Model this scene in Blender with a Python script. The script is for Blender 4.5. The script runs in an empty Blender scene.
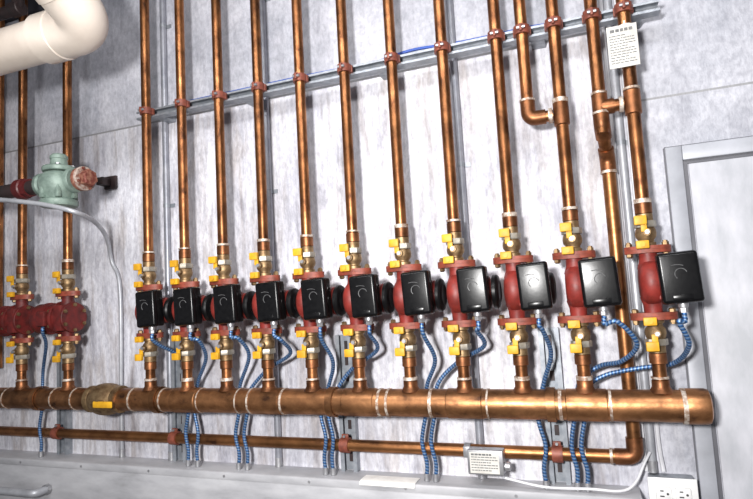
import bpy, bmesh, math, random
from mathutils import Vector, Matrix
random.seed(7)
C = bpy.context.scene.collection
PI = math.pi
# ------------------------------------------------------------------ camera
F = 560.0; CX = 376.5; CY = 249.5
H = Vector((-1496.0, 134.5, F)); V = Vector((-330.0, -6002.0, F))
rX = (-H).normalized(); rZ = (V - rX*V.dot(rX)).normalized(); rY = rZ.cross(rX)
right = Vector((rX.x, rY.x, rZ.x)); down = Vector((rX.y, rY.y, rZ.y)); fwd = Vector((rX.z, rY.z, rZ.z))
YP = -0.115
CAM = Vector((0, YP-1.56, 1.5))
def at(px, py, Y):
    d = right*(px-CX) + down*(py-CY) + fwd*F
    return CAM + d*((Y-CAM.y)/d.y)
cd = bpy.data.cameras.new('camera'); cam = bpy.data.objects.new('camera', cd); C.objects.link(cam)
cd.sensor_width = 36; cd.lens = F*36/753; cd.clip_start = .01
M = Matrix((right, -down, -fwd)).transposed().to_4x4(); M.translation = CAM
cam.matrix_world = M
bpy.context.scene.camera = cam

# ------------------------------------------------------------------ materials
def mat(name, c1, c2=None, scale=8, rough=.5, metal=0, bump=0, stretch=(1,1,1), lo=.35, hi=.65, c3=None, detail=5, rvar=0, spec=None, vary=None):
    m = bpy.data.materials.new(name); m.use_nodes = True
    nt = m.node_tree; N = nt.nodes; L = nt.links
    b = N['Principled BSDF']; b.inputs['Roughness'].default_value = rough; b.inputs['Metallic'].default_value = metal
    if spec is not None: b.inputs['Specular IOR Level'].default_value = spec
    c2 = c2 or tuple(x*.85 for x in c1)
    tc = N.new('ShaderNodeTexCoord'); mp = N.new('ShaderNodeMapping'); mp.inputs['Scale'].default_value = stretch
    no = N.new('ShaderNodeTexNoise'); no.inputs['Scale'].default_value = scale; no.inputs['Detail'].default_value = detail; no.inputs['Roughness'].default_value = .6
    rp = N.new('ShaderNodeValToRGB'); rp.color_ramp.elements[0].position = lo; rp.color_ramp.elements[1].position = hi
    rp.color_ramp.elements[0].color = (*c1, 1); rp.color_ramp.elements[1].color = (*c2, 1)
    if c3:
        e = rp.color_ramp.elements.new(min(.98, hi+.1)); e.color = (*c3, 1)
    oi = N.new('ShaderNodeObjectInfo'); ad = N.new('ShaderNodeVectorMath'); ad.operation = 'ADD'
    L.new(tc.outputs['Object'], ad.inputs[0]); L.new(oi.outputs['Location'], ad.inputs[1])
    L.new(ad.outputs[0], mp.inputs[0]); L.new(mp.outputs[0], no.inputs['Vector']); L.new(no.outputs['Fac'], rp.inputs[0])
    col = rp.outputs[0]
    if vary:
        n2 = N.new('ShaderNodeTexNoise'); n2.inputs['Scale'].default_value = vary; n2.inputs['Detail'].default_value = 5; L.new(ad.outputs[0], n2.inputs['Vector'])
        r2 = N.new('ShaderNodeMapRange'); r2.inputs['From Min'].default_value = .35; r2.inputs['From Max'].default_value = .65; r2.inputs['To Min'].default_value = .58; r2.inputs['To Max'].default_value = 1.12; L.new(n2.outputs['Fac'], r2.inputs['Value'])
        r3 = N.new('ShaderNodeMapRange'); r3.inputs['To Min'].default_value = .76; r3.inputs['To Max'].default_value = 1.12; L.new(oi.outputs['Random'], r3.inputs['Value'])
        mm = N.new('ShaderNodeMath'); mm.operation = 'MULTIPLY'; L.new(r2.outputs[0], mm.inputs[0]); L.new(r3.outputs[0], mm.inputs[1])
        hs = N.new('ShaderNodeHueSaturation'); L.new(mm.outputs[0], hs.inputs['Value']); L.new(col, hs.inputs['Color']); col = hs.outputs[0]
    L.new(col, b.inputs['Base Color'])
    if bump:
        bp = N.new('ShaderNodeBump'); bp.inputs['Strength'].default_value = bump; bp.inputs['Distance'].default_value = .003
        L.new(no.outputs['Fac'], bp.inputs['Height']); L.new(bp.outputs[0], b.inputs['Normal'])
    if rvar:
        mr = N.new('ShaderNodeMapRange'); mr.inputs['To Min'].default_value = rough-rvar; mr.inputs['To Max'].default_value = rough+rvar
        L.new(no.outputs['Fac'], mr.inputs['Value']); L.new(mr.outputs[0], b.inputs['Roughness'])
    return m
COPPER = mat('copper', (.43,.182,.072), (.22,.087,.036), 38, .36, .89, .32, (1,1,.5), .38, .60, (.075,.032,.017), rvar=.16, vary=14)
COPPER2 = mat('header copper', (.48,.225,.098), (.27,.122,.053), 30, .41, .86, .36, (.7,1,1), .38, .60, (.10,.046,.026), rvar=.16, vary=12)
COPPER3 = mat('return copper', (.48,.212,.083), (.30,.13,.052), 30, .38, .88, .28, (.5,1,1), .38, .62, (.12,.05,.026), rvar=.14, vary=10)
FITTING = mat('copper fitting', (.36,.145,.062), (.19,.076,.033), 34, .43, .84, .2, vary=12)
SOLDER = mat('solder', (.68,.60,.52), (.32,.21,.15), 70, .52, .5, .3, lo=.42, hi=.58)
BRONZE = mat('bronze', (.36,.245,.13), (.18,.11,.056), 50, .5, .82, .3)
SILVER = mat('dull silver', (.50,.47,.41), (.33,.29,.23), 50, .47, .75, .2)
REDIRON = mat('red cast iron', (.25,.027,.02), (.14,.017,.013), 34, .5, 0, .35)
MARIRON = mat('maroon cast iron', (.15,.013,.011), (.065,.008,.007), 30, .55, 0, .5)
REDPLATE = mat('orange-red flange', (.29,.058,.032), (.15,.033,.019), 50, .54, .1, .35)
CLAMP = mat('clamp', (.27,.074,.043), (.14,.038,.025), 50, .52, .1, .2)
BLACK = mat('black plastic', (.003,.003,.0035), (.006,.006,.0065), 60, .36, 0, .05, spec=.28)
BLACK2 = mat('black lid', (.003,.003,.0035), (.006,.006,.0065), 80, .26, 0, .04, spec=.28)
GREYMARK = mat('emblem', (.13,.13,.132), (.06,.06,.061), 120, .42)
YELLOW = mat('ochre yellow', (.74,.39,.015), (.52,.26,.010), 40, .52)
GALV = mat('galvanised', (.36,.38,.41), (.24,.26,.29), 50, .45, .5, .05)
GALV2 = mat('pale galvanised', (.34,.36,.39), (.22,.24,.27), 40, .5, .4, .1)
STEEL = mat('steel', (.48,.48,.49), (.34,.34,.36), 50, .42, .7)
EMT = mat('conduit grey', (.36,.37,.41), (.25,.26,.30), 20, .4, .4)
EMT2 = mat('pale conduit', (.46,.47,.50), (.34,.35,.38), 20, .42, .3)
WHITE = mat('cream plastic', (.80,.71,.62), (.66,.57,.49), 5, .38)
WHITEC = mat('white cable', (.70,.70,.72), (.56,.56,.59), 20, .4)
BLUEC = mat('blue cable', (.02,.07,.36), (.03,.10,.45), 20, .4)
GREEN = mat('grey green enamel', (.24,.315,.27), (.135,.185,.158), 34, .5, .1, .4)
IRON = mat('dark iron', (.03,.025,.025), (.05,.03,.03), 25, .5, .3, .1)
BEAM = mat('dark beam', (.035,.035,.045), (.02,.02,.028), 6, .7)
MAROON = mat('maroon', (.10,.012,.012), (.06,.008,.008), 20, .45)
RUST = mat('rusty red', (.16,.04,.028), (.32,.15,.10), 70, .65, .3, .6, lo=.42, hi=.62)
WHITISH = mat('scale crust', (.44,.36,.31), (.20,.09,.065), 70, .68, .1, .6, lo=.42, hi=.60)
RACE = mat('raceway paint', (.50,.50,.52), (.38,.38,.40), 9, .48, .1, .05, (.6,1,2), .38, .62, (.31,.31,.32))
PAPER = mat('paper', (.84,.83,.80), (.72,.70,.67), 30, .7)
TAGP = mat('tag card', (.66,.64,.60), (.52,.50,.46), 30, .7)
INK = mat('ink', (.10,.10,.10), (.18,.18,.18), 30, .7)
SLOT = mat('slot black', (.03,.03,.03), (.05,.05,.05), 30, .7)
DOORF = mat('door frame paint', (.38,.39,.43), (.30,.31,.34), 12, .45, .1)
DOORL = mat('door leaf paint', (.50,.50,.54), (.36,.37,.40), 8, .5, 0, .08, (2,1,.8))
GAP = mat('door rebate', (.13,.13,.145), (.09,.09,.105), 6, .6)
PLASTW = mat('white plastic', (.74,.74,.73), (.66,.66,.65), 20, .35)
CEIL = mat('ceiling paint', (.16,.16,.18), (.11,.11,.12), 4, .8)
FLOOR = mat('concrete floor', (.22,.21,.20), (.16,.15,.14), 4, .7, 0, .1)
def conduit_mat():
    m = bpy.data.materials.new('blue armoured cable'); m.use_nodes = True
    nt = m.node_tree; N = nt.nodes; L = nt.links; b = N['Principled BSDF']
    b.inputs['Roughness'].default_value = .4; b.inputs['Metallic'].default_value = .4
    uv = N.new('ShaderNodeUVMap'); sp = N.new('ShaderNodeSeparateXYZ'); L.new(uv.outputs[0], sp.inputs[0])
    mu = N.new('ShaderNodeMath'); mu.operation = 'MULTIPLY_ADD'; mu.inputs[1].default_value = 1/.0088
    L.new(sp.outputs['Y'], mu.inputs[0]); L.new(sp.outputs['X'], mu.inputs[2])
    fr = N.new('ShaderNodeMath'); fr.operation = 'FRACT'; L.new(mu.outputs[0], fr.inputs[0])
    rp = N.new('ShaderNodeValToRGB'); rp.color_ramp.interpolation = 'LINEAR'
    e = rp.color_ramp.elements; e[0].position = 0; e[0].color = (.04,.14,.36,1); e[1].position = 1; e[1].color = (.04,.14,.36,1)
    x = e.new(.45); x.color = (.012,.036,.10,1); x = e.new(.75); x.color = (.24,.34,.48,1)
    L.new(fr.outputs[0], rp.inputs[0]); L.new(rp.outputs[0], b.inputs['Base Color'])
    return m
MC = conduit_mat()
ZJ = at(700,91,0).z
def wall_mat():
    m = bpy.data.materials.new('stained wall'); m.use_nodes = True
    nt = m.node_tree; N = nt.nodes; L = nt.links; b = N['Principled BSDF']; b.inputs['Roughness'].default_value = .48
    tc = N.new('ShaderNodeTexCoord')
    def noise(scale, stretch, c1, c2, lo, hi, det=6, dist=0):
        mp = N.new('ShaderNodeMapping'); mp.inputs['Scale'].default_value = stretch
        no = N.new('ShaderNodeTexNoise'); no.inputs['Scale'].default_value = scale; no.inputs['Detail'].default_value = det; no.inputs['Roughness'].default_value = .66; no.inputs['Distortion'].default_value = dist
        rp = N.new('ShaderNodeValToRGB'); e = rp.color_ramp.elements
        e[0].position = lo; e[0].color = (*c1,1); e[1].position = hi; e[1].color = (*c2,1)
        L.new(tc.outputs['Object'], mp.inputs[0]); L.new(mp.outputs[0], no.inputs['Vector']); L.new(no.outputs['Fac'], rp.inputs[0])
        return rp, no
    def mix(a, bb, fac, mode='MIX'):
        x = N.new('ShaderNodeMix'); x.data_type = 'RGBA'; x.blend_type = mode
        if isinstance(fac, float): x.inputs[0].default_value = fac
        else: L.new(fac, x.inputs[0])
        for s, v in ((6,a),(7,bb)):
            if isinstance(v, tuple): x.inputs[s].default_value = (*v,1)
            else: L.new(v, x.inputs[s])
        return x.outputs[2]
    def math2(op, a, bb=None, c=None):
        x = N.new('ShaderNodeMath'); x.operation = op
        for i, v in enumerate((a,bb,c)):
            if v is None: continue
            if isinstance(v, (int,float)): x.inputs[i].default_value = v
            else: L.new(v, x.inputs[i])
        return x.outputs[0]
    patch, pn = noise(2.6, (1,1,.6), (.52,.52,.58), (.86,.86,.91), .36, .62, 6, .6)
    tan, tn = noise(6.5, (2.4,1,.42), (.46,.385,.32), (1,1,1), .36, .53, 8, .7)
    smudge, sn = noise(8, (2.0,1,.5), (.42,.41,.45), (1,1,1), .32, .48, 8, .6)
    streak, s2 = noise(17, (3.6,1,.18), (.62,.61,.63), (1,1,1), .36, .57)
    fine, fn = noise(70, (1.1,1,.6), (.68,.68,.70), (1,1,1), .38, .57)
    low = mix(patch.outputs[0], tan.outputs[0], .58, 'MULTIPLY'); low = mix(low, smudge.outputs[0], .6, 'MULTIPLY'); low = mix(low, streak.outputs[0], .55, 'MULTIPLY'); low = mix(low, fine.outputs[0], .65, 'MULTIPLY')
    sx = N.new('ShaderNodeSeparateXYZ'); L.new(tc.outputs['Object'], sx.inputs[0])
    hi_, hn = noise(4, (1,1,1), (.42,.43,.48), (.62,.62,.67), .34, .64, 6, .5)
    rough_, rn = noise(28, (1,1,1), (.66,.66,.68), (1,1,1), .36, .58, 6, .3)
    up = mix(hi_.outputs[0], smudge.outputs[0], .35, 'MULTIPLY'); up = mix(up, fine.outputs[0], .6, 'MULTIPLY'); up = mix(up, rough_.outputs[0], .5, 'MULTIPLY')
    gz = math2('GREATER_THAN', sx.outputs['Z'], 2.235)
    gx = N.new('ShaderNodeMapRange'); gx.inputs['From Min'].default_value = .12; gx.inputs['From Max'].default_value = .2; L.new(sx.outputs['X'], gx.inputs['Value'])
    mx = math2('MAXIMUM', gz, gx.outputs[0])
    col = mix(low, up, mx)
    d1 = math2('MULTIPLY', math2('COMPARE', sx.outputs['Z'], 2.235, .0035), math2('LESS_THAN', sx.outputs['X'], .14))
    col = mix(col, (.27,.27,.28), d1)
    d2 = math2('MULTIPLY', math2('COMPARE', sx.outputs['Z'], ZJ, .003), math2('GREATER_THAN', sx.outputs['X'], .16))
    col = mix(col, (.30,.30,.31), d2)
    L.new(col, b.inputs['Base Color'])
    bp = N.new('ShaderNodeBump'); bp.inputs['Strength'].default_value = .5; bp.inputs['Distance'].default_value = .006
    L.new(fn.outputs['Fac'], bp.inputs['Height']); L.new(bp.outputs[0], b.inputs['Normal'])
    return m
WALL = wall_mat()

# ------------------------------------------------------------------ mesh helpers
class MB:
    def __init__(s): s.bm = bmesh.new(); s.uv = s.bm.loops.layers.uv.new('UVMap')
    def box(s, c, size, bev=0, seg=2, rot=None, taper=0):
        t = bmesh.new(); bmesh.ops.create_cube(t, size=1)
        for v in t.verts:
            k = 1-taper if v.co.y < 0 else 1
            v.co = Vector((v.co.x*size[0]*k, v.co.y*size[1], v.co.z*size[2]*k))
        if bev: bmesh.ops.bevel(t, geom=t.edges[:], offset=bev, segments=seg, profile=.5, affect='EDGES')
        if rot: t.transform(rot.to_4x4())
        t.transform(Matrix.Translation(Vector(c)))
        me = bpy.data.meshes.new('t'); t.to_mesh(me); t.free(); s.bm.from_mesh(me); bpy.data.meshes.remove(me); return s
    def lathe(s, prof, o=(0,0,0), ax=(0,0,1), seg=28):
        o = Vector(o); ax = Vector(ax).normalized(); u = ax.orthogonal().normalized(); w = ax.cross(u)
        rings = []
        for r, h in prof:
            if r < 1e-6: rings.append([s.bm.verts.new(o+ax*h)])
            else: rings.append([s.bm.verts.new(o+ax*h+(u*math.cos(2*PI*k/seg)+w*math.sin(2*PI*k/seg))*r) for k in range(seg)])
        for a, b in zip(rings, rings[1:]):
            for k in range(seg):
                k2 = (k+1) % seg
                if len(a) == 1 and len(b) == 1: continue
                if len(a) == 1: s.bm.faces.new((a[0], b[k], b[k2]))
                elif len(b) == 1: s.bm.faces.new((a[k], b[0], a[k2]))
                else: s.bm.faces.new((a[k], b[k], b[k2], a[k2]))
        for r in (rings[0], rings[-1]):
            if len(r) > 2: s.bm.faces.new(r)
        return s
    def cyl(s, p0, p1, r, seg=24, ch=0):
        p0 = Vector(p0); p1 = Vector(p1); d = p1-p0; l = d.length
        pr = [(r,0),(r,l)] if not ch else [(r-ch,0),(r,ch),(r,l-ch),(r-ch,l)]
        return s.lathe(pr, p0, d, seg)
    def ring(s, o, ax, ri, ro, h, seg=28):
        o = Vector(o); ax = Vector(ax).normalized(); u = ax.orthogonal().normalized(); w = ax.cross(u)
        P = [(ri,-h/2),(ro,-h/2),(ro,h/2),(ri,h/2)]
        R = [[s.bm.verts.new(o+ax*hh+(u*math.cos(2*PI*k/seg)+w*math.sin(2*PI*k/seg))*r) for r, hh in P] for k in range(seg)]
        for k in range(seg):
            a = R[k]; b = R[(k+1) % seg]
            for j in range(4): s.bm.faces.new((a[j], b[j], b[(j+1)%4], a[(j+1)%4]))
        return s
    def prism(s, poly, o, ex, ey, ez):
        o = Vector(o); ex = Vector(ex); ey = Vector(ey); ez = Vector(ez)
        a = [s.bm.verts.new(o+ex*x+ey*y) for x, y in poly]; b = [s.bm.verts.new(o+ex*x+ey*y+ez) for x, y in poly]
        n = len(poly)
        s.bm.faces.new(a); s.bm.faces.new(b)
        for k in range(n): s.bm.faces.new((a[k], a[(k+1)%n], b[(k+1)%n], b[k]))
        return s
    def tube(s, pts, r, seg=12, rib=None):
        pts = [Vector(p) for p in pts]; n = len(pts); t0 = (pts[1]-pts[0]).normalized(); u = t0.orthogonal().normalized()
        rings = []; L = 0; Ls = []
        for i, p in enumerate(pts):
            t = (pts[min(i+1,n-1)]-pts[max(i-1,0)]).normalized()
            u = (u - t*u.dot(t)).normalized(); w = t.cross(u)
            if i: L += (p-pts[i-1]).length
            Ls.append(L); rr = r if not rib else r*(1+rib*(1 if i % 2 else -1))
            rings.append([s.bm.verts.new(p+(u*math.cos(2*PI*k/seg)+w*math.sin(2*PI*k/seg))*rr) for k in range(seg)])
        for i in range(n-1):
            for k in range(seg):
                k2 = (k+1) % seg
                f = s.bm.faces.new((rings[i][k], rings[i+1][k], rings[i+1][k2], rings[i][k2]))
                for lp, (uu, vv) in zip(f.loops, ((k/seg,Ls[i]),(k/seg,Ls[i+1]),((k+1)/seg,Ls[i+1]),((k+1)/seg,Ls[i]))): lp[s.uv].uv = (uu, vv)
        s.bm.faces.new(rings[0]); s.bm.faces.new(rings[-1]); return s
def fillet(pts, rad, n=8):
    pts = [Vector(p) for p in pts]; out = [pts[0]]
    for a, b, c in zip(pts, pts[1:], pts[2:]):
        d1 = (a-b).normalized(); d2 = (c-b).normalized(); r = min(rad, (a-b).length*.49, (c-b).length*.49)
        p = b+d1*r; q = b+d2*r
        for k in range(n+1):
            t = k/n; out.append(p*(1-t)**2 + b*2*t*(1-t) + q*t*t)
    return out + [pts[-1]]
def spline(pts, step):
    P = [Vector(p) for p in pts]; P = [P[0]*2-P[1]] + P + [P[-1]*2-P[-2]]; raw = []
    for i in range(1, len(P)-2):
        for k in range(24):
            t = k/24; a, b, c, d = P[i-1:i+3]
            raw.append(.5*((2*b)+(c-a)*t+(2*a-5*b+4*c-d)*t*t+(-a+3*b-3*c+d)*t**3))
    raw.append(P[-2]); out = [raw[0]]; acc = 0
    for a, b in zip(raw, raw[1:]):
        l = (b-a).length; p = 0
        while acc+(l-p) >= step:
            p += step-acc; out.append(a.lerp(b, p/l)); acc = 0
        acc += l-p
    if (out[-1]-raw[-1]).length > step*.3: out.append(raw[-1])
    return out
def obj(name, mb, m, parent=None, origin=(0,0,0), local=False):
    bm = mb.bm; bmesh.ops.recalc_face_normals(bm, faces=bm.faces[:])
    o0 = Vector(origin)
    if parent is not None: o0 = Vector((0,0,0)) if local else parent.location.copy()
    bm.transform(Matrix.Translation(-o0))
    me = bpy.data.meshes.new(name); bm.to_mesh(me); bm.free(); me.materials.append(m)
    for p in me.polygons: p.use_smooth = True
    me.set_sharp_from_angle(angle=math.radians(38))
    o = bpy.data.objects.new(name, me); C.objects.link(o)
    if parent is not None: o.parent = parent
    else: o.location = o0
    return o
def tag(o, label, cat, group=None):
    o['label'] = label; o['category'] = cat
    if group: o['group'] = group
    return o
def thing(name, label, cat, loc=(0,0,0), group=None):
    o = bpy.data.objects.new(name, None); C.objects.link(o); o.location = loc; o.empty_display_size = .05
    return tag(o, label, cat, group)
def struct(name, mb, m, parent=None):
    o = obj(name, mb, m, parent)
    if parent is None: o['kind'] = 'structure'
    return o
def copy_tree(o, parent=None):
    c = o.copy(); C.objects.link(c)
    if parent is not None: c.parent = parent
    for ch in list(o.children): copy_tree(ch, c)
    return c
ORD = ['first','second','third','fourth','fifth','sixth','seventh','eighth','ninth','tenth','eleventh']

# ------------------------------------------------------------------ setting
ZF = -.2; ZC = 3.0
struct('wall_back', MB().box((-1,.075,(ZF+ZC)/2), (8,.15,ZC-ZF)), WALL)
struct('floor', MB().box((-1,-1.9,ZF-.05), (8,3.8,.1)), FLOOR)
struct('ceiling', MB().box((-1,-1.9,ZC+.05), (8,3.8,.1)), CEIL)
zb_ = at(0,22,-.02).z
struct('trim_1', MB().box((-3.2,-.010,(zb_+ZC)/2), (3.2,.020,ZC-zb_), .002), BEAM)
DX0, DX1, DZ = .220, 1.25, 1.870
d = bpy.data.objects.new('door_1', None); C.objects.link(d); d.location = (.7,0,ZF); d['kind'] = 'structure'
fr = MB(); FW = .040
fr.box((DX0+FW/2,-.007,(DZ+ZF)/2), (FW,.014,DZ-ZF), .003); fr.box((DX1-FW/2,-.007,(DZ+ZF)/2), (FW,.014,DZ-ZF), .003)
fr.box(((DX0+DX1)/2,-.007,DZ-FW/2), (DX1-DX0-2*FW,.014,FW), .003)
obj('frame', fr, DOORF, d)
rb = MB(); rb.box((DX0+FW+.005,-.003,(DZ-.05+ZF)/2), (.010,.006,DZ-.05-ZF)).box(((DX0+DX1)/2,-.003,DZ-FW-.005), (DX1-DX0-2*FW,.006,.010))
rb.box((DX0-.0015,-.002,(DZ+ZF)/2), (.003,.004,DZ-ZF)).box(((DX0+DX1)/2,-.002,DZ+.0015), (DX1-DX0,.004,.003))
obj('rebate', rb, GAP, d)
obj('leaf', MB().box(((DX0+DX1)/2+.004,-.003,(DZ-FW-.010+ZF)/2), (DX1-DX0-2*FW-.018,.006,DZ-FW-.010-ZF), .002), DOORL, d)
hd = MB().cyl((DX1-.12,-.006,.9),(DX1-.12,-.06,.9),.012); hd.lathe([(0,0),(.02,.002),(.028,.02),(.02,.04),(0,.044)], (DX1-.12,-.05,.9), (0,-1,0))
obj('door_handle', hd, STEEL, d)

# ------------------------------------------------------------------ layout numbers
XS = [-1.444+.1569*i for i in range(10)] + [.144]
XL2, XL1 = -1.829, -2.071
RP = .0165; RR = .018; PZ = 1.51; FL = .083; VL = .09
HZ = 1.207; HR = .039
LZ = 1.062; LY = -.0435; CYB = -.0685
ZS = at(340,75,-.08).z
RZ = .976

# ------------------------------------------------------------------ pump prototypes
def oval(a, b, n=32): return [(a*math.cos(2*PI*k/n), b*math.sin(2*PI*k/n)) for k in range(n)]
def make_pump(kind):
    s = -1 if kind == 'red' else 1
    RED = MARIRON if kind == 'red' else REDIRON
    t = thing('circulator_pump', '', 'pump', (0,0,0))
    if kind != 'red':
        v = MB().lathe([(0,-.026),(.034,-.026),(.046,-.022),(.056,-.012),(.058,0),(.056,.012),(.048,.024),(0,.024)], (0,0,0), (s,0,0), 40)
        for k in range(4):
            a = PI/4+k*PI/2; v.box((s*.022, .049*math.cos(a), .049*math.sin(a)), (.020,.017,.017), .003)
    else:
        v = MB().lathe([(0,-.032),(.055,-.032),(.056,-.031),(.056,-.022),(.048,-.020),(.050,0),(.052,.022),(0,.022)], (0,0,-.006), (s,0,0), 40)
        v.box((s*-.002,0,-.006), (.040,.100,.096), .006, 2)
    for z in (1,-1):
        v.lathe([(.028,.035),(.022,.055),(.021,.075)], (0,0,0), (0,0,z), 28)
    obj('volute', v, RED, t, local=True)
    for z in (1,-1):
        obj('flange', MB().prism(oval(.054,.030), (0,0,z*.074), (1,0,0), (0,1,0), (0,0,z*.0087)), REDPLATE, t, local=True)
        for x in (-.042,.042):
            obj('nut', MB().lathe([(.0085,.074),(.0085,.067),(.005,.064),(0,.064)], (x,0,0), (0,0,z), 6), BRONZE, t, local=True)
    if kind != 'red':
        ml = {'black':.074,'mid':.062,'short':.046}[kind]
        m = MB().lathe([(0,.0),(.041,.0),(.042,.006),(.042,ml-.010),(.032,ml-.006),(.030,ml),(0,ml)], (s*.025,0,0), (s,0,0), 36)
        for k in range(int((ml-.012)/.0125)): m.ring((s*(.034+k*.011),0,0), (1,0,0), .040, .0445, .004, 36)
        obj('motor', m, RED, t, local=True)
        rr_ = .047 if kind == 'black' else .043
        e = MB().lathe([(0,0),(rr_-.002,0),(rr_,.002),(rr_,.010),(rr_-.004,.015),(.030,.018),(.026,.016),(0,.016)], (.0245+ml,0,0), (1,0,0), 36)
        obj('end_cap', e, BLACK, t, local=True)
        w_ = .077 if kind != 'short' else .086
        cx = .056
        tilt = Matrix.Rotation(math.radians(-3), 3, 'Y')
        b = MB().box((cx,-.052,.008), (w_,.030,.120), .005, 3, tilt)
        for k in range(3): b.box((cx+w_/2-.002,-.054,-.022+k*.030), (.006,.018,.010), .002, 2, tilt)
        obj('control_box', b, BLACK, t, local=True)
        l = MB().box((cx,-.074,.008), (w_+.004,.022,.124), .0075, 5, tilt, .05)
        l.box((cx+.002,-.0845,-.038), (w_*.5,.004,.012), .0015, 2, tilt)
        obj('lid', l, BLACK2, t, local=True)
        arc = [Vector((cx+.002+.013*math.cos(a), -.0852, .016+.013*math.sin(a))) for a in [math.radians(20+k*14) for k in range(16)]]
        arc2 = [Vector((cx-.006+.022*math.cos(a), -.0852, .026+.012*math.sin(a))) for a in [math.radians(50+k*9) for k in range(9)]]
        obj('emblem', MB().tube(arc, .0011, 6).tube(arc2, .0009, 6), GREYMARK, t, local=True)
        g = MB().cyl((.060,-.054,-.050),(.060,-.054,-.064),.0115,16,.002); g.cyl((.060,-.054,-.062),(.060,-.054,-.074),.0095,6)
        obj('cable_gland', g, STEEL, t, local=True)
    else:
        m = MB().lathe([(0,.0),(.060,.0),(.061,.002),(.061,.011),(.051,.012),(.051,.060),(.060,.062),(.060,.074),(0,.074)], (s*.022,0,-.006), (s,0,0), 36)
        for k in range(4): m.ring((s*(.042+k*.010),0,-.006), (1,0,0), .049, .0545, .004, 36)
        obj('motor', m, RED, t, local=True)
        e = MB().lathe([(0,0),(.056,0),(.057,.002),(.057,.034),(.055,.037),(.020,.038),(.018,.042),(0,.042)], (s*.0965,0,-.006), (s,0,0), 36)
        obj('end_cap', e, RED, t, local=True)
        for x_, sg, r_ in ((s*.034,1,.0550),(s*-.032,-1,.047)):
            for k in range(6):
                a = PI/6+k*PI/3
                obj('bolt', MB().lathe([(.007,0),(.007,.006),(0,.007)], (x_,r_*math.cos(a),-.006+r_*math.sin(a)), (s*sg,0,0), 6), BRONZE, t, local=True)
        obj('junction_cover', MB().box((s*.064,-.056,-.006), (.044,.022,.054), .005), RED, t, local=True)
    return t
def make_valve(s):
    t = thing('ball_valve', '', 'valve', (0,0,0))
    obj('flange', MB().prism(oval(.054,.030), (0,0,0), (1,0,0), (0,1,0), (0,0,s*.009)), REDPLATE, t, local=True)
    for x in (-.042,.042):
        b = MB().lathe([(0,.009),(.0085,.009),(.0085,.017),(.006,.017),(.006,.021),(0,.022)], (x,0,0), (0,0,s), 6)
        obj('bolt', b, BRONZE, t, local=True)
    body = MB().lathe([(0,.009),(.022,.009),(.022,.017),(.018,.020),(.018,.024),(.024,.032),(.025,.042),(.023,.052),(.019,.058)], (0,0,0), (0,0,s), 28)
    body.lathe([(.020,.071),(.020,VL)], (0,0,0), (0,0,s), 28)
    body.cyl((0,-.02,s*.042),(0,-.034,s*.042),.009,12)
    obj('body', body, BRONZE, t, local=True)
    obj('union_nut', MB().lathe([(0,.056),(.0255,.056),(.0265,.058),(.0265,.070),(.0255,.072),(0,.072)], (0,0,0), (0,0,s), 8), SILVER, t, local=True)
    h = MB().box((-.006,-.036,s*.056), (.014,.005,.026), .001)
    h.box((-.013,-.039,s*.072), (.029,.013,.023), .0025)
    obj('lever_handle', h, YELLOW, t, local=True)
    obj('lever_nut', MB().cyl((0,-.034,s*.042),(0,-.041,s*.042),.006,6), STEEL, t, local=True)
    c = MB().box((-.013,-.037,s*.0115), (.030,.014,.020), .0025); c.cyl((-.013,-.026,s*.0115),(-.013,-.047,s*.0115),.006,12)
    obj('cap', c, YELLOW, t, local=True)
    return t
def make_clamp():
    t = thing('pipe_clamp', '', 'pipe clamp', (0,0,0))
    b = MB().ring((0,0,0), (0,0,1), RP+.0004, RP+.0055, .024, 28)
    b.box((0,-RP-.009,0), (.008,.012,.020), .002)
    b.box((-RP-.004,RP-.006,0), (.008,.012,.022), .001); b.box((RP+.004,RP-.006,0), (.008,.012,.022), .001)
    obj('band', b, CLAMP, t, local=True)
    obj('bolt', MB().cyl((-.011,-RP-.010,0),(.011,-RP-.010,0),.0042,8), STEEL, t, local=True)
    return t
pump0 = make_pump('black'); pumpM = make_pump('mid'); pump1 = make_pump('short'); pumpL = make_pump('red'); vU = make_valve(1); vD = make_valve(-1); clamp0 = make_clamp()
used = set()
def place(proto, loc, label, group):
    o = proto if proto.name not in used else copy_tree(proto)
    used.add(proto.name)
    o.location = loc; o['label'] = label; o['group'] = group
    return o
def where(i):
    if i == 10: return 'rightmost black-boxed pump'
    if i == 0: return 'leftmost black-boxed pump'
    return ORD[i]+' black-boxed pump from the left'
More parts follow.
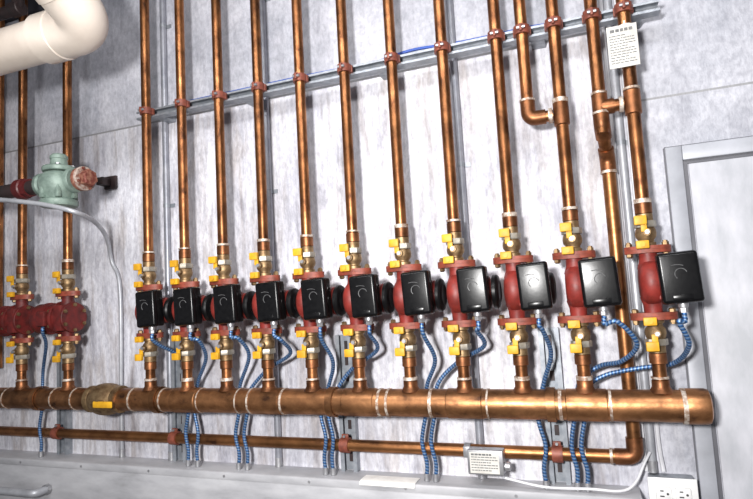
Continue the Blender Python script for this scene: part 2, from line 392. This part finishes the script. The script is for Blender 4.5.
# ------------------------------------------------------------------ risers, pumps, valves, stubs
def riser(x, label, ztop=ZC, y=YP, z0=None):
    zb = PZ+FL+VL if z0 is None else z0
    t = thing('copper_riser', label, 'pipe', (x,y,zb), 'vertical copper risers')
    obj('tube', MB().cyl((x,y,zb),(x,y,ztop),RP,28), COPPER, t)
    return t
def joint(t, x, y, z0, z1, ring_at=None):
    obj('coupling', MB().lathe([(RP+.0005,0),(RP+.004,.002),(RP+.004,z1-z0-.002),(RP+.0005,z1-z0)], (x,y,z0), (0,0,1), 28), FITTING, t)
    if ring_at is not None:
        h = random.uniform(.004,.012)
        obj('solder_ring', MB().ring((x,y,ring_at), (0,0,1), RP, RP+.0043, h, 28), SOLDER, t)
def station(x, plabel, dsc, proto):
    place(proto, (x,YP,PZ), plabel, 'circulator pumps')
    place(vU, (x,YP,PZ+FL), 'yellow-handled bronze valve above the '+dsc, 'valves above the pumps')
    place(vD, (x,YP,PZ-FL), 'yellow-handled bronze valve underneath the '+dsc, 'valves below the pumps')
    zt = PZ-FL-VL; z0 = HZ+HR-.004
    st = thing('pipe_stub', 'short copper stub between the header and the '+dsc, 'pipe', (x,YP,z0), 'copper stubs on the header')
    obj('tube', MB().cyl((x,YP,z0),(x,YP,zt),RP,24), COPPER, st)
    obj('saddle', MB().lathe([(.030,0),(.024,.008),(RP+.004,.014),(RP+.004,.03),(RP,.031)], (x,YP,z0-.002), (0,0,1), 28), FITTING, st)
    obj('solder_ring', MB().ring((x,YP,z0+.034), (0,0,1), RP, RP+.0040, random.uniform(.005,.014), 28), SOLDER, st)
    joint(st, x, YP, zt-.028, zt)
    return st
for i, x in enumerate(XS):
    dpos = where(i)
    pl = {0:'red pump with black control box, leftmost of the black-boxed row', 10:'red pump with black control box, rightmost, nearest the door frame'}.get(i, 'red pump with black control box, '+ORD[i]+' black box from the left')
    station(x, pl, dpos, pump1 if i > 8 else pumpM if i == 8 else pump0)
    r = riser(x, ('copper riser above the '+dpos) + (', joined by a side branch' if i == 9 else ', carrying the white hanging tag' if i == 10 else ''))
    joint(r, x, YP, PZ+FL+VL, PZ+FL+VL+.03, PZ+FL+VL+.034)
    if i in (9, 10): joint(r, x, YP, 1.976-.032, 1.976+.032, 1.976+.036)
for x, dd in ((XL1,'maroon pump at the far left edge'), (XL2,'maroon pump under the green valve')):
    station(x, ('maroon pump without a black box, cut by the left edge of the picture' if x == XL1 else 'maroon pump without a black box, below the green valve'), dd, pumpL)
    r = riser(x, 'copper riser above the '+dd)
    joint(r, x, YP, PZ+FL+VL, PZ+FL+VL+.03, PZ+FL+VL+.034)
x0 = at(0,300,-.03).x - .01
riser(x0, 'copper pipe on the wall behind the leftmost maroon pump', y=-.03, z0=LZ+.25)
XB = -.117; ZT = 1.976
t = thing('branch_pipe', 'copper drop pipe with an elbow joining the riser of the tenth black-boxed pump', 'pipe', (XB,YP,ZT))
obj('tube', MB().cyl((XB,YP,ZT+.02),(XB,YP,ZC),RP,28), COPPER, t)
obj('elbow', MB().tube(fillet([(XB,YP,ZT+.05),(XB,YP,ZT),(XB+.045,YP,ZT)], .036, 10), RP+.0035, 24), FITTING, t)
obj('cross_tube', MB().cyl((XB+.03,YP,ZT),(XS[9]-RP-.0045,YP,ZT),RP-.001,24), COPPER, t)
obj('solder_ring', MB().ring((XB,YP,ZT+.052), (0,0,1), RP, RP+.0046, .006), SOLDER, t)
obj('solder_ring', MB().ring((XS[9]-RP-.011,YP,ZT), (1,0,0), RP-.002, RP+.0042, .010), SOLDER, t)
XR = .066; XR2 = .075
t = thing('return_pipe', 'copper return pipe dropping behind the header, then running left above the raceway', 'pipe', (XR2,LY,LZ))
obj('tube', MB().cyl((XR,YP,ZT-.07),(XR,YP,ZC),RP,28), COPPER, t)
P0 = Vector((XR,YP,1.925)); P1 = Vector((XR2,LY,1.852))
dv = (P1-P0).normalized()
obj('bend', MB().tube(fillet([P0+Vector((0,0,.034)),P0,P0+dv*.034], .026, 8), RP+.0038, 24), FITTING, t)
obj('offset_tube', MB().cyl(P0+dv*.02,P1-dv*.02,RP,24), COPPER, t)
obj('bend', MB().tube(fillet([P1-dv*.034,P1,P1-Vector((0,0,.034))], .026, 8), RP+.0038, 24), FITTING, t)
obj('solder_ring', MB().ring(P0+Vector((0,0,.036)), (0,0,1), RP, RP+.0046, .006), SOLDER, t)
obj('solder_ring', MB().ring(P1-Vector((0,0,.036)), (0,0,1), RP, RP+.0046, .007), SOLDER, t)
obj('drop_tube', MB().tube([P1-Vector((0,0,.02)),(XR2,LY,LZ+.03)], RP+.0008, 28), COPPER3, t)
obj('elbow', MB().tube(fillet([(XR2,LY,LZ+.05),(XR2,LY,LZ),(XR2-.05,LY,LZ)], .04, 10), RR+.003, 24), FITTING, t)
obj('level_tube', MB().cyl((XR2-.03,LY,LZ),(-4.2,LY,LZ),RR,28), COPPER3, t)
obj('tee', MB().cyl((XR,YP,ZT-.032),(XR,YP,ZT+.036),RP+.0035,28,.002).cyl((XR,YP,ZT),(XR+.034,YP,ZT),RP+.0035,24), FITTING, t)
obj('solder_ring', MB().ring((XR,YP,ZT+.038), (0,0,1), RP, RP+.0042, .006), SOLDER, t)
for xx in (-.05, .016): obj('solder_ring', MB().ring((xx,LY,LZ), (1,0,0), RR, RR+.003, .007), SOLDER, t)
cb = thing('connecting_pipe', 'short level copper tube linking the return pipe to the rightmost riser', 'pipe', (XR+.044,YP,ZT))
obj('tube', MB().cyl((XR+.033,YP,ZT),(XS[10]-RP-.0038,YP,ZT),RP,24), COPPER, cb)
obj('solder_ring', MB().ring((XS[10]-RP-.011,YP,ZT), (1,0,0), RP, RP+.004, .010), SOLDER, cb)

# ------------------------------------------------------------------ header
XE = at(712,407,YP).x; VX = at(107,399,YP).x; VW = .072
t = thing('header_pipe', 'thick horizontal copper header below the row of pumps, capped at the right', 'pipe', (0,YP,HZ))
obj('tube', MB().cyl((VX+VW,YP,HZ),(XE-.05,YP,HZ),HR,40), COPPER2, t)
obj('end_cap', MB().lathe([(HR+.003,0),(HR+.0035,.002),(HR+.0035,.042),(HR+.001,.05),(HR-.008,.054),(0,.056)], (XE-.056,YP,HZ), (1,0,0), 40), COPPER2, t)
obj('solder_ring', MB().ring((XE-.060,YP,HZ), (1,0,0), HR, HR+.004, .010, 40), SOLDER, t)
for i in range(11):
    for dx in ((-.062, .062) if i % 3 == 0 else (.060,)):
        xx = XS[i]+dx+random.uniform(-.008,.008)
        if xx < XE-.07 and xx > VX+.09: obj('solder_ring', MB().ring((xx,YP,HZ), (1,0,0), HR, HR+.0018, random.uniform(.003,.010), 40), SOLDER, t)
for i in range(1, 10, 2):
    obj('tee_sleeve', MB().lathe([(HR+.0003,0),(HR+.002,.002),(HR+.002,.098),(HR+.0003,.1)], (XS[i]-.05,YP,HZ), (1,0,0), 40), COPPER2, t)
t = thing('header_pipe', 'thick copper header length at the left, under the maroon pumps', 'pipe', (-2.5,YP,HZ))
obj('tube', MB().cyl((-4.2,YP,HZ),(VX-VW,YP,HZ),HR,40), COPPER2, t)
for xx in (XL1-.06, XL2-.05, XL2+.05): obj('solder_ring', MB().ring((xx,YP,HZ), (1,0,0), HR, HR+.002, .005, 40), SOLDER, t)
t = thing('header_valve', 'large bronze ball valve with yellow handle set into the header', 'valve', (VX,YP,HZ))
obj('body', MB().lathe([(HR,-VW),(HR+.008,-VW+.002),(HR+.008,-VW+.018),(HR+.006,-VW+.022),(HR+.014,-.03),(HR+.017,-.01),(HR+.017,.01),(HR+.014,.03),(HR+.006,VW-.022),(HR+.008,VW-.018),(HR+.008,VW-.002),(HR,VW)], (VX,YP,HZ), (1,0,0), 36), BRONZE, t)
obj('stem', MB().cyl((VX+.03,YP-.045,HZ-.004),(VX+.03,YP-.074,HZ-.004),.011,16), BRONZE, t)
obj('lever_handle', MB().box((VX+.055,YP-.072,HZ-.006), (.085,.006,.022), .003), YELLOW, t)
# ------------------------------------------------------------------ strut channel, clamps
CH = [(-.0205,0),(.0205,0),(.0205,.041),(.011,.041),(.011,.035),(.014,.035),(.014,.0385),(.018,.0385),(.018,.0025),(-.018,.0025),(-.018,.0385),(-.014,.0385),(-.014,.035),(-.011,.035),(-.011,.041),(-.0205,.041)]
YF = YP+RP+.0008
t = thing('strut_channel', 'long galvanised steel strut channel running level behind the risers', 'strut', (-.65,-.05,ZS))
X0S = at(138,123,-.09).x; X1S = at(660,12,-.09).x
CT = [(a*.74, b*.8) for a, b in CH]; DT = .041*.8
obj('channel', MB().prism(CT, (X0S,YF+DT,ZS), (0,0,1), (0,-1,0), (X1S-X0S,0,0)), GALV, t)
for xx in (X0S+.08, -1.05, -.55, -.08, X1S-.06):
    obj('bracket', MB().box((xx,(YF+DT)/2,ZS), (.04,-(YF+DT),.026), .002), GALV, t)
hold = [(XS[i], 'riser of the '+where(i)) for i in range(11)] + [(XB,'elbowed drop pipe'), (XR,'jogging return pipe')]
for x, dsc in hold:
    place(clamp0, (x,YP,ZS), 'red-brown strut clamp around the '+dsc, 'pipe clamps on the strut channel')
UPX = []
for px, dsc in ((63,'maroon pump below the green valve'), (180,'second black-boxed pump from the left'), (349,'sixth black-boxed pump from the left'), (558,'tenth black-boxed pump from the left')):
    xx = at(px,450,-.02).x; zt = 1.40; UPX.append(xx)
    t = thing('strut_channel', 'upright galvanised strut on the wall below the '+dsc, 'strut', (xx,0,RZ), 'upright struts behind the header')
    sh = [(a*1.35, b*.6) for a, b in CH]
    obj('channel', MB().prism(sh, (xx,0,RZ), (1,0,0), (0,-1,0), (0,0,zt-RZ)), GALV2, t)
    for k in range(8): obj('slot', MB().box((xx,-.0035,RZ+.04+k*.05), (.012,.002,.028)), IRON, t)
    t2 = thing('pipe_hanger', 'standoff clamp tying the header to the strut below the '+dsc, 'pipe clamp', (xx,YP,HZ), 'header hangers')
    obj('band', MB().ring((xx,YP,HZ), (1,0,0), HR+.0026, HR+.0055, .022, 40), COPPER2, t2)
    obj('post', MB().box((xx,(-.0246+YP+HR+.003)/2,HZ), (.026,abs(-.0246-YP-HR-.003),.03), .002), GALV, t2)
    t3 = thing('pipe_clamp', 'red-brown lower-pipe clamp on the strut below the '+dsc, 'pipe clamp', (xx,LY,LZ), 'clamps on the lower pipe')
    b = MB().ring((xx,LY,LZ), (1,0,0), RR+.0004, RR+.005, .028, 28); b.box((xx,LY,LZ+RR+.009), (.022,.008,.014), .002)
    obj('band', b, CLAMP, t3)
    obj('bolt', MB().cyl((xx,LY-.011,LZ+RR+.010),(xx,LY+.011,LZ+RR+.010),.004,8), STEEL, t3)

# ------------------------------------------------------------------ raceway and boxes
XRE = at(642,493,-.1).x
t = thing('cable_raceway', 'long grey sheet metal cable raceway along the bottom of the wall', 'cable raceway', (-1.5,-.05,RZ-.2))
obj('trough', MB().box(((XRE-4.2)/2,-.0505,RZ-.1), (XRE+4.2,.099,.2), .003), RACE, t)
obj('cover', MB().box(((XRE-4.2)/2,-.1015,RZ-.012), (XRE+4.2,.003,.022), .001), RACE, t)
for k in range(9): obj('screw', MB().cyl((-2.4+k*.31,-.103,RZ-.012),(-2.4+k*.31,-.106,RZ-.012),.004,10), STEEL, t)
e0 = at(34,494,-.16)
t = thing('metal_conduit', 'pale conduit stub in the bottom left corner, in front of the grey raceway', 'conduit', e0)
obj('tube', MB().tube(fillet([(e0.x-1.8,-.16,e0.z),(e0.x,-.16,e0.z),(e0.x,-.103,e0.z)], .04, 10), .014, 18), EMT2, t)
obj('connector', MB().cyl((e0.x,-.102,e0.z),(e0.x,-.116,e0.z),.019,8), STEEL, t)
p = at(673,491,-.05); OB = p.copy()
t = thing('outlet_box', 'white outlet box with one duplex receptacle beside the door frame', 'outlet', (p.x,0,p.z-.05))
obj('box', MB().box((p.x,-.0245,p.z-.006), (.104,.049,.070), .004), GALV, t)
obj('cover_plate', MB().box((p.x,-.0515,p.z-.006), (.112,.004,.076), .0015), PLASTW, t)
rr = MB()
for sx in (-.022,.022): rr.box((p.x+sx,-.0550,p.z-.006), (.036,.005,.034), .005)
rr.box((p.x,-.0542,p.z-.006), (.02,.003,.02))
obj('receptacle', rr, PLASTW, t)
for sx in (-.022,.022):
    obj('slots', MB().box((p.x+sx-.004,-.0578,p.z-.012), (.010,.001,.003)).box((p.x+sx-.004,-.0578,p.z+.001), (.008,.001,.003)).cyl((p.x+sx+.009,-.0573,p.z-.006),(p.x+sx+.009,-.0583,p.z-.006),.003,10), SLOT, t)
def words(mb, x0, x1, y, z, h, gap):
    x = x0
    while x < x1-.004:
        w = min(random.uniform(.0035,.011), x1-x)
        mb.box((x+w/2, y, z), (w, .0006, h)); x += w+gap
p = at(487,460,-.075)
t = thing('junction_box', 'small galvanised box with a printed sticker strapped to the lower pipe', 'junction box', (p.x,LY,LZ))
obj('box', MB().box((p.x,-.0835,p.z), (.098,.040,.066), .003), STEEL, t)
obj('strap', MB().box((p.x-.058,-.0636,LZ), (.020,.004,.03), .001).ring((p.x-.058,LY,LZ), (1,0,0), RR+.0003, RR+.003, .018), STEEL, t)
obj('connector', MB().cyl((p.x+.049,-.084,p.z-.012),(p.x+.066,-.084,p.z-.012),.012,16,.002), STEEL, t)
obj('sticker', MB().box((p.x-.002,-.1041,p.z), (.080,.0008,.056)), TAGP, t)
ln = MB()
for k in range(7): words(ln, p.x-.038, p.x+(.034 if k % 3 else .018), -.1048, p.z+.022-k*.007, .0024 if k else .005, .0016)
obj('printing', ln, INK, t)
p = at(623,46,YP-.022)
t = thing('hanging_tag', 'white printed tag tied to the rightmost riser near the top', 'tag', (XS[10],YP,p.z))
yy = YP-RP-.006
obj('card', MB().box((p.x,yy,p.z), (.072,.0015,.112), .0004), TAGP, t)
ln = MB()
words(ln, p.x-.028, p.x+.028, yy-.0012, p.z+.043, .008, .0025)
for k in range(11): words(ln, p.x-.031, p.x+(.030 if k % 4 else .012), yy-.0012, p.z+.029-k*.0072, .0022, .0016)
obj('printing', ln, INK, t)
obj('cable_tie', MB().ring((XS[10],YP,p.z+.058), (0,0,1), RP+.0005, RP+.0025, .005).box((p.x+.008,yy,p.z+.060), (.004,.002,.012)), PLASTW, t)

# ------------------------------------------------------------------ armoured cables
def cable(start, mids, endpx, label, sway):
    pts = [Vector(start), Vector(start)+Vector((0,0,-.02))] + [at(*m) for m in mids]
    e = at(endpx,455,CYB)
    pts += [Vector((e.x+sway, CYB, 1.17)), Vector((e.x-sway*.8, CYB-.002, 1.09)), Vector((e.x+sway*.3, CYB, 1.03)), Vector((e.x, CYB, RZ+.012))]
    o = thing('armoured_cable', label, 'cable', (e.x,CYB,RZ), 'blue armoured cables')
    obj('sheath', MB().tube(spline(pts,.0028), .0060, 10, .07), MC, o)
    obj('connector', MB().cyl((e.x,CYB,RZ),(e.x,CYB,RZ+.022),.0086,12,.002), STEEL, o)
B = CYB
routes = [([(161,346,-.14),(176,354,-.09),(187,370,B)], 188, .007),
          ([(199,341,-.16),(206,358,-.11),(198,382,B)], 197.5, -.008),
          ([(239,339,-.16),(249,356,-.11),(240,386,B)], 238.5, .009),
          ([(282,341,-.16),(290,354,-.10),(267,370,B),(249,392,B)], 247, .009),
          ([(322,341,-.16),(333,362,-.11),(329,385,B)], 325, -.008),
          ([(370,335,-.16),(377,350,-.11),(353,368,B),(338,388,B)], 332.5, -.007),
          ([(425,338,-.16),(435,360,-.11),(427,386,B)], 425.5, .009),
          ([(477,331,-.16),(484,346,-.11),(458,362,B),(438,384,B)], 434.5, .009),
          ([(543,331,-.16),(551,354,-.11),(544,382,B)], 544, -.008),
          ([(618,322,-.175),(637,344,-.155),(622,361,-.11),(600,366,B),(580,381,B)], 575, .008),
          ([(679,322,-.172),(689,345,-.15),(674,363,-.08),(640,368,B),(606,375,B),(588,388,B)], 585, .009)]
for i, (mids, e, sw) in enumerate(routes):
    cable((XS[i]+.060, YP-.054, PZ-.076), mids, e, 'blue armoured cable looping down from the '+where(i), sw)
cable((XL2-.064, YP-.053, PZ-.036), [(46,345,-.13),(43,372,B)], 41, 'blue armoured cable dropping from the maroon pump below the green valve', .006)

# ------------------------------------------------------------------ grey conduits and cables on the wall
def vcond(xx, ztop, label, r=.0115, zbot=RZ, m=EMT):
    t = thing('metal_conduit', label, 'conduit', (xx,-.0128,zbot), 'thin grey conduits on the wall')
    obj('tube', MB().cyl((xx,-.0128,zbot),(xx,-.0128,ztop),r,16), m, t)
    obj('connector', MB().cyl((xx,-.0128,zbot),(xx,-.0128,zbot+.03),r+.0012,12,.001), STEEL, t)
    for z in (1.9, 2.6):
        st = MB().ring((xx,-.0128,z), (0,0,1), r, r+.0012, .014, 16); st.box((xx+.018,-.002,z), (.022,.003,.014))
        obj('strap', st, GALV, t)
vcond(UPX[1]-.043,ZC,'thin grey conduit rising between the leftmost two black-boxed pumps')
vcond(at(270,220,-.012).x,ZC,'thin grey conduit just right of the riser of the fourth black-boxed pump')
vcond(at(461,170,-.012).x,ZC,'thin grey conduit just right of the riser of the eighth black-boxed pump')
vcond(.115,ZC,'pale conduit rising from the outlet box beside the return pipe',.0105,OB.z+.033,EMT2)
q = at(122,455,-.014)
pts = [at(-60,196,-.40), at(-10,199,-.38), at(40,204,-.375), at(78,213,-.34), at(97,224,-.18), at(107,239,-.06), at(112,262,-.014), Vector((q.x,-.014,1.6)), Vector((q.x,-.014,1.2)), Vector((q.x,-.014,RZ+.01))]
t = thing('metal_conduit', 'bent pale conduit passing below the green valve and turning down the wall', 'conduit', (q.x,-.014,RZ), 'thin grey conduits on the wall')
obj('tube', MB().tube(spline(pts,.015), .0078, 16), EMT2, t)
obj('connector', MB().cyl((q.x,-.014,RZ),(q.x,-.014,RZ+.03),.0098,12,.001), STEEL, t)
for k, (dx, lab) in enumerate(((.0975,'white cable hanging down the wall between the return pipe and the pale conduit'), (.136,'white cable hanging down the wall behind the rightmost riser'))):
    pts = [Vector((dx+.0015*math.sin(z*3+k*2), -.007, z)) for z in (3.0,2.7,2.4,2.1,1.8,1.5,1.3,1.1)] + [Vector((.0985 if k == 0 else .140,-.012,OB.z+.036))]
    tag(obj('white_cable', MB().tube(spline(pts,.02), .0055, 8), WHITEC, origin=pts[-1]), lab, 'cable', 'white cables')
pts = [at(px, py, -.008) for px, py in ((190,101),(240,90),(300,77),(340,69),(375,62),(412,50),(450,44),(490,36),(530,27),(570,21),(610,13),(645,6),(655,4))]
tag(obj('blue_cable', MB().tube(spline(pts,.02), .0045, 8), BLUEC, origin=pts[0]), 'thin blue data cable on the wall just above the long strut channel', 'cable')
def sheet(px, w, back, drop, label):
    p = at(px,479,-.06)
    a = [(back,.0010),(-.075,.0022),(-.0985,.0014),(-.1055,-.001),(-.1085,-drop*.5),(-.110,-drop)]
    poly = a + [(y-.0004, z+.0012) for y, z in reversed(a)]
    return tag(obj('paper_sheet', MB().prism(poly, (p.x-w/2,0,RZ), (0,1,0), (0,0,1), (w,0,0)), PAPER, origin=(p.x,-.06,RZ)), label, 'paper')
sheet(392, .17, -.050, .009, 'thin white paper lying on the front edge of the grey raceway')
pts = [at(505,478,-.085), at(545,487,-.085), at(590,489,-.085), at(622,491,-.085), at(636,482,-.06), at(644,464,-.040), at(650,452,-.03)]
pts = [Vector((v.x, v.y, max(v.z, RZ+.004))) for v in pts]
tag(obj('white_cable', MB().tube(spline(pts,.012), .0035, 8), WHITEC, origin=pts[0]), 'loose white cable lying along the right end of the grey raceway', 'cable', 'white cables')

# ------------------------------------------------------------------ upper left: plastic drain pipe, green valve
YW = -.45; RW = .066
pe = at(91,24,YW); ZW = at(30,44,YW).z
t = thing('drain_pipe', 'thick cream plastic pipe with an elbow in the upper left corner', 'pipe', (pe.x,YW,ZW))
obj('level_pipe', MB().cyl((-4.2,YW,ZW),(pe.x-.10,YW,ZW),RW,36), WHITE, t)
out = Vector((-.05,-.80,.55)).normalized(); E = Vector((pe.x,YW,ZW))
el = MB().tube(fillet([E-Vector((.15,0,0)),E,E+out*.15], .12, 16), RW+.007, 36)
el.cyl(E-Vector((.19,0,0)),E-Vector((.115,0,0)),RW+.010,36,.003); el.cyl(E+out*.115,E+out*.19,RW+.010,36,.003)
obj('elbow', el, WHITE, t)
obj('return_leg', MB().cyl(E+out*.15,E+out*((ZC-ZW)/out.z-.06),RW,36), WHITE, t)
obj('hanger', MB().ring((-2.8,YW,ZW), (1,0,0), RW, RW+.003, .03, 32).cyl((-2.8,YW,ZW+RW),(-2.8,YW,ZC),.006,12), STEEL, t)
zz = at(20,12,-.2).z
tag(obj('iron_pipe', MB().cyl((-4.2,-.22,zz),(-1.95,-.22,zz),.022,20).cyl((-1.99,-.22,zz),(-1.94,-.22,zz),.028,20,.003).tube([(-1.96,-.22,zz),(-1.96,-.22,ZC)],.022,20), IRON, origin=(-2.5,-.22,zz)), 'dark iron pipe under the ceiling behind the cream plastic pipe', 'pipe')
g = at(59,183,-.30)
t = thing('regulator_valve', 'squat grey-green cast regulator valve at upper left', 'valve', g)
body = MB().lathe([(0,-.086),(.034,-.086),(.056,-.082),(.060,-.075),(.060,-.064),(.056,-.060),(.046,-.055),(.052,-.040),(.063,-.018),(.065,.0),(.060,.018),(.046,.032),(.032,.038)], g, (0,0,1), 32)
body.lathe([(.036,.02),(.034,.058),(.038,.060),(.042,.064),(.042,.076),(.039,.080),(0,.080)], g, (1,0,0), 24)
body.lathe([(.036,.02),(.034,.058),(.038,.060),(.042,.064),(.042,.076),(.039,.080),(0,.080)], g, (-1,0,0), 24)
for k in range(6):
    a = k*PI/3+.3; body.box(g+Vector((.053*math.cos(a),.053*math.sin(a),-.035)), (.017,.017,.044), .004)
obj('body', body, GREEN, t)
obj('bonnet', MB().lathe([(.032,.036),(.050,.038),(.052,.041),(.052,.051),(.048,.055),(.028,.059),(.026,.080),(.028,.082),(.028,.092),(.022,.098),(0,.100)], g, (0,0,1), 32), GREEN, t)
for k in range(4):
    a = PI/4+k*PI/2; c = g+Vector((.041*math.cos(a),.041*math.sin(a),.0535))
    obj('bolt', MB().lathe([(.007,0),(.007,.007),(0,.008)], c, (0,0,1), 6), STEEL, t)
t = thing('iron_pipe', 'dark iron pipe with a maroon flange entering the left of the green valve', 'pipe', g-Vector((.3,0,0)))
obj('tube', MB().cyl(g+Vector((-.081,0,0)),g+Vector((-2.4,0,0)),.025,24), IRON, t)
obj('flange', MB().cyl(g+Vector((-.19,0,0)),g+Vector((-.155,0,0)),.036,24,.004).cyl(g+Vector((-.156,0,0)),g+Vector((-.135,0,0)),.033,8), MAROON, t)
t = thing('pipe_union', 'rusty reddish flanged union on the right of the green valve', 'pipe fitting', g+Vector((.1,0,0)))
obj('flange', MB().lathe([(0,.0798),(.024,.0798),(.024,.092),(.036,.093),(.039,.096),(.039,.106),(.036,.109),(0,.109)], g, (1,0,0), 24), RUST, t)
obj('gasket', MB().lathe([(0,.1095),(.039,.1095),(.041,.112),(.041,.119),(.039,.122),(0,.122)], g, (1,0,0), 24), WHITISH, t)
obj('nut', MB().lathe([(0,.1225),(.030,.1225),(.030,.142),(.026,.146),(0,.147)], g, (1,0,0), 6), RUST, t)
for k in range(4):
    a = k*PI/2+.4; c = g+Vector((.122,.0345*math.cos(a),.0345*math.sin(a)))
    obj('bolt', MB().lathe([(.005,0),(.005,.006),(0,.007)], c, (1,0,0), 6), RUST, t)
b = at(108,182,-.02)
t = thing('wall_bracket', 'small black bracket on the wall right of the rusty union', 'bracket', (b.x,0,b.z))
obj('plate', MB().box((b.x,-.006,b.z), (.060,.012,.050), .002), IRON, t)
obj('arm', MB().box((b.x-.010,-.032,b.z), (.034,.042,.030), .003), IRON, t)

# ------------------------------------------------------------------ lights
def area(name, loc, tgt, sx, sy, e, col=(1,1,1)):
    l = bpy.data.lights.new(name, 'AREA'); l.shape = 'RECTANGLE'; l.size = sx; l.size_y = sy; l.energy = e; l.color = col
    o = bpy.data.objects.new(name, l); C.objects.link(o); o.location = loc
    o.rotation_euler = (Vector(tgt)-Vector(loc)).to_track_quat('-Z','Y').to_euler()
l = bpy.data.lights.new('flash_light', 'SPOT'); l.energy = 265; l.spot_size = math.radians(122); l.spot_blend = 1; l.shadow_soft_size = .09; l.color = (1,.985,.97)
o = bpy.data.objects.new('flash_light', l); C.objects.link(o); o.location = (-.28,-2.1,1.70)
o.rotation_euler = (Vector((-.64,0,1.60))-o.location).to_track_quat('-Z','Y').to_euler()
area('ceiling_light', (-.5,-1.6,2.9), (-.5,-.1,1.3), 2.2, .25, 32, (.985,.985,1))
w = bpy.data.worlds.new('room'); bpy.context.scene.world = w; w.use_nodes = True
w.node_tree.nodes['Background'].inputs[0].default_value = (.78,.79,.86,1); w.node_tree.nodes['Background'].inputs[1].default_value = .23
try: bpy.context.scene.view_settings.view_transform = 'Standard'
except Exception: pass
